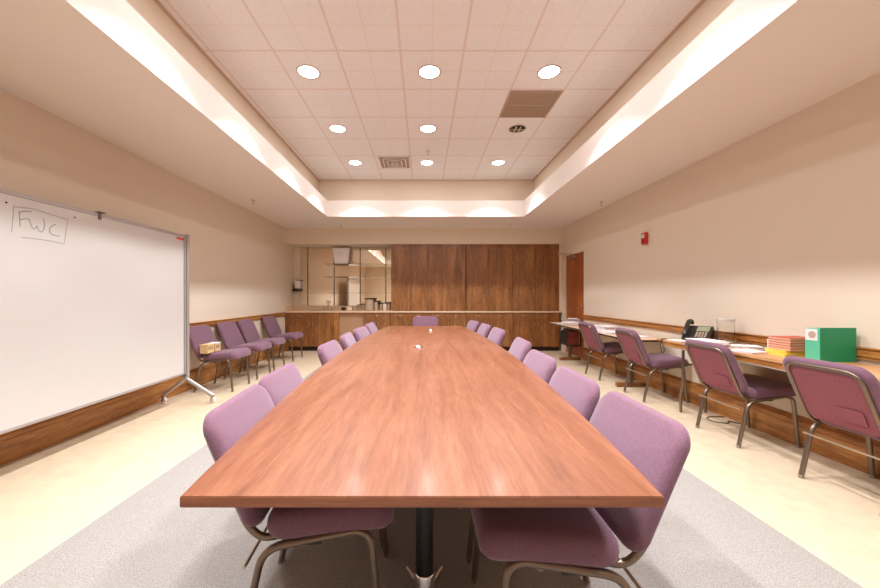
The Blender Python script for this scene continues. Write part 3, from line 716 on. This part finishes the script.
paper_stack(2.92, 3.19, AZ, .18, .16, 6, -14, 'fanned white papers between the messy stack and the folders', GP, spread=.015, th=.005)
paper_stack(2.75, 3.0, AZ, .17, .17, 4, 4, 'flat white papers at the table edge before the yellow folders', GP, spread=.012, th=.004)
paper_stack(2.70, 3.74, AZ, .11, .2, 3, 3, 'low pale papers in front of the telephone', GP, spread=.01, th=.003)
paper_stack(2.78, 6.62, BZ, .22, .28, 6, 20, 'tall messy paper pile at the door end of the rounded table', GQ, spread=.03, th=.011)
paper_stack(2.98, 7.06, BZ, .17, .26, 9, -12, 'grey crumpled papers at the farthest end of the rounded table', GQ, 'paperlines', spread=.025, th=.012)
paper_stack(2.74, 7.06, BZ, .15, .2, 2, -12, 'single flat sheets on the rounded corner by the door', GQ, 'paperlines', spread=.02)
paper_stack(2.82, 6.02, BZ, .26, .30, 5, -16, 'printed papers on the rounded table beside the door-side chair', GQ, 'paperlines', spread=.03, th=.008)
paper_stack(2.90, 5.62, BZ, .26, .30, 9, 14, 'white paper pile behind the door-side chair', GQ, spread=.03, th=.009)
paper_stack(2.80, 5.18, BZ, .25, .30, 5, 4, 'loose white papers between the two chairs at the rounded table', GQ, spread=.03, th=.007)
paper_stack(2.86, 4.80, BZ, .25, .25, 3, -8, 'flat white papers at the near end of the rounded table', GQ, spread=.012)
bm = new(); box(bm, -.085, .085, -.09, .09, .0006, .035, .003); o = link('orange_folder', bm, 'orange'); o.location = (3.0, 6.33, BZ); o.rotation_euler = (0, 0, R(8)); tag(o, 'orange folder among papers on the rounded table', 'folder')
# folder stacks
z = AZ+.0006
lab = ('lowest', 'middle', 'topmost')
for k in range(3):
    bm = new(); box(bm, -.12, .125, -.085, .085, 0, .0022, 0); box(bm, -.118, .12, -.082, .082, .0022, .0118, mi=1); box(bm, -.12, .125, -.085, .085, .0118, .0142)
    o = link('yellow_folder', bm, ['yellow', 'yellow']); o.location = (2.955, 2.865, z); o.rotation_euler = (0, 0, R((-2, 3, -1)[k])); tag(o, 'yellow folder, %s of the three under the salmon folders' % lab[k], 'folder', 'yellow folders in the stack'); z += .0145
lab = ('lowest', 'second from bottom', 'middle', 'second from top', 'topmost')
for k in range(5):
    bm = new(); box(bm, -.122, .122, -.09, .09, 0, .0022, 0); box(bm, -.119, .119, -.087, .087, .0022, .0178, mi=1); box(bm, -.122, .122, -.09, .09, .0178, .0198)
    o = link('salmon_folder', bm, ['redfolder', 'redpages']); o.location = (2.978, 2.855, z); o.rotation_euler = (0, 0, R((0, 1, -1, 1, 0)[k])); tag(o, 'salmon folder, %s of the five in the stack' % lab[k], 'folder', 'salmon folders in the stack'); z += .0201
gb = thing('box_file', 'green box file standing on the folding table with a picture label', 'box file', (2.975, 2.60, AZ+.0006))
bm = new(); box(bm, -.128, .128, -.05, .05, 0, .238, .002); link('body', bm, 'teal', gb)
bm = new(); box(bm, -.129, .130, -.054, -.0505, 0, .246, .001); link('front_cover', bm, 'green', gb)
bm = new(); box(bm, -.1292, -.1283, -.035, .046, .15, .233); link('picture_label', bm, 'paper', gb)
bm = new(); lathe(bm, [(0, 0), (.022, 0), (.026, .0008), (0, .0008)], seg=14)
bmesh.ops.rotate(bm, verts=bm.verts, cent=(0, 0, 0), matrix=Matrix.Rotation(R(-90), 3, 'Y')); bmesh.ops.translate(bm, verts=bm.verts, vec=(-.1293, .0, .192)); link('picture', bm, 'grille', gb)
bm = new()
lathe(bm, [(0, 0), (.028, 0), (.036, .075), (.033, .078), (.03, .07), (0, .01)], seg=14)
for v in bm.verts: v.co.x += random.uniform(-.006, .006); v.co.z += random.uniform(-.004, .004) if v.co.z > .02 else 0
o = link('crumpled_cup', bm, 'paper'); o.location = (2.95, 3.0, AZ+.0008+.028); tag(o, 'crumpled white paper cup beside the salmon folders', 'cup')
# power cord on the floor
bm = new(); tube(bm, fillet([(3.10, 3.66, .006), (3.05, 3.66, .006), (2.90, 3.66, .006), (2.86, 3.52, .006), (2.98, 3.46, .006), (3.04, 3.55, .006), (3.09, 3.46, .006)], .08, 8), .004, 8)
o = link('power_cord', bm, 'blackplastic', None, True); tag(o, 'thin black cord on the floor along the base board', 'cord')

# ---------------------------------------------------------------- camera, world, view
cam = bpy.data.cameras.new('camera'); co = bpy.data.objects.new('camera', cam); COL.objects.link(co); sc.camera = co
co.location = (0, 0, CH); co.rotation_euler = (R(90), 0, 0)
cam.sensor_width = 36; cam.lens = 36*F/880; cam.shift_x = (440-VX)/880; cam.shift_y = (VY-294)/880; cam.clip_start = .05
wd = bpy.data.worlds.new('world'); sc.world = wd; wd.use_nodes = True
wd.node_tree.nodes['Background'].inputs[0].default_value = (.9, .85, .8, 1); wd.node_tree.nodes['Background'].inputs[1].default_value = .3
sc.view_settings.view_transform = 'Standard'; sc.view_settings.look = 'None'; sc.view_settings.gamma = 1; sc.view_settings.use_curve_mapping = False
sc.view_settings.exposure = 0.80
sc.cycles.max_bounces = 10; sc.cycles.diffuse_bounces = 7; sc.cycles.use_denoising = True; sc.cycles.sample_clamp_indirect = 6
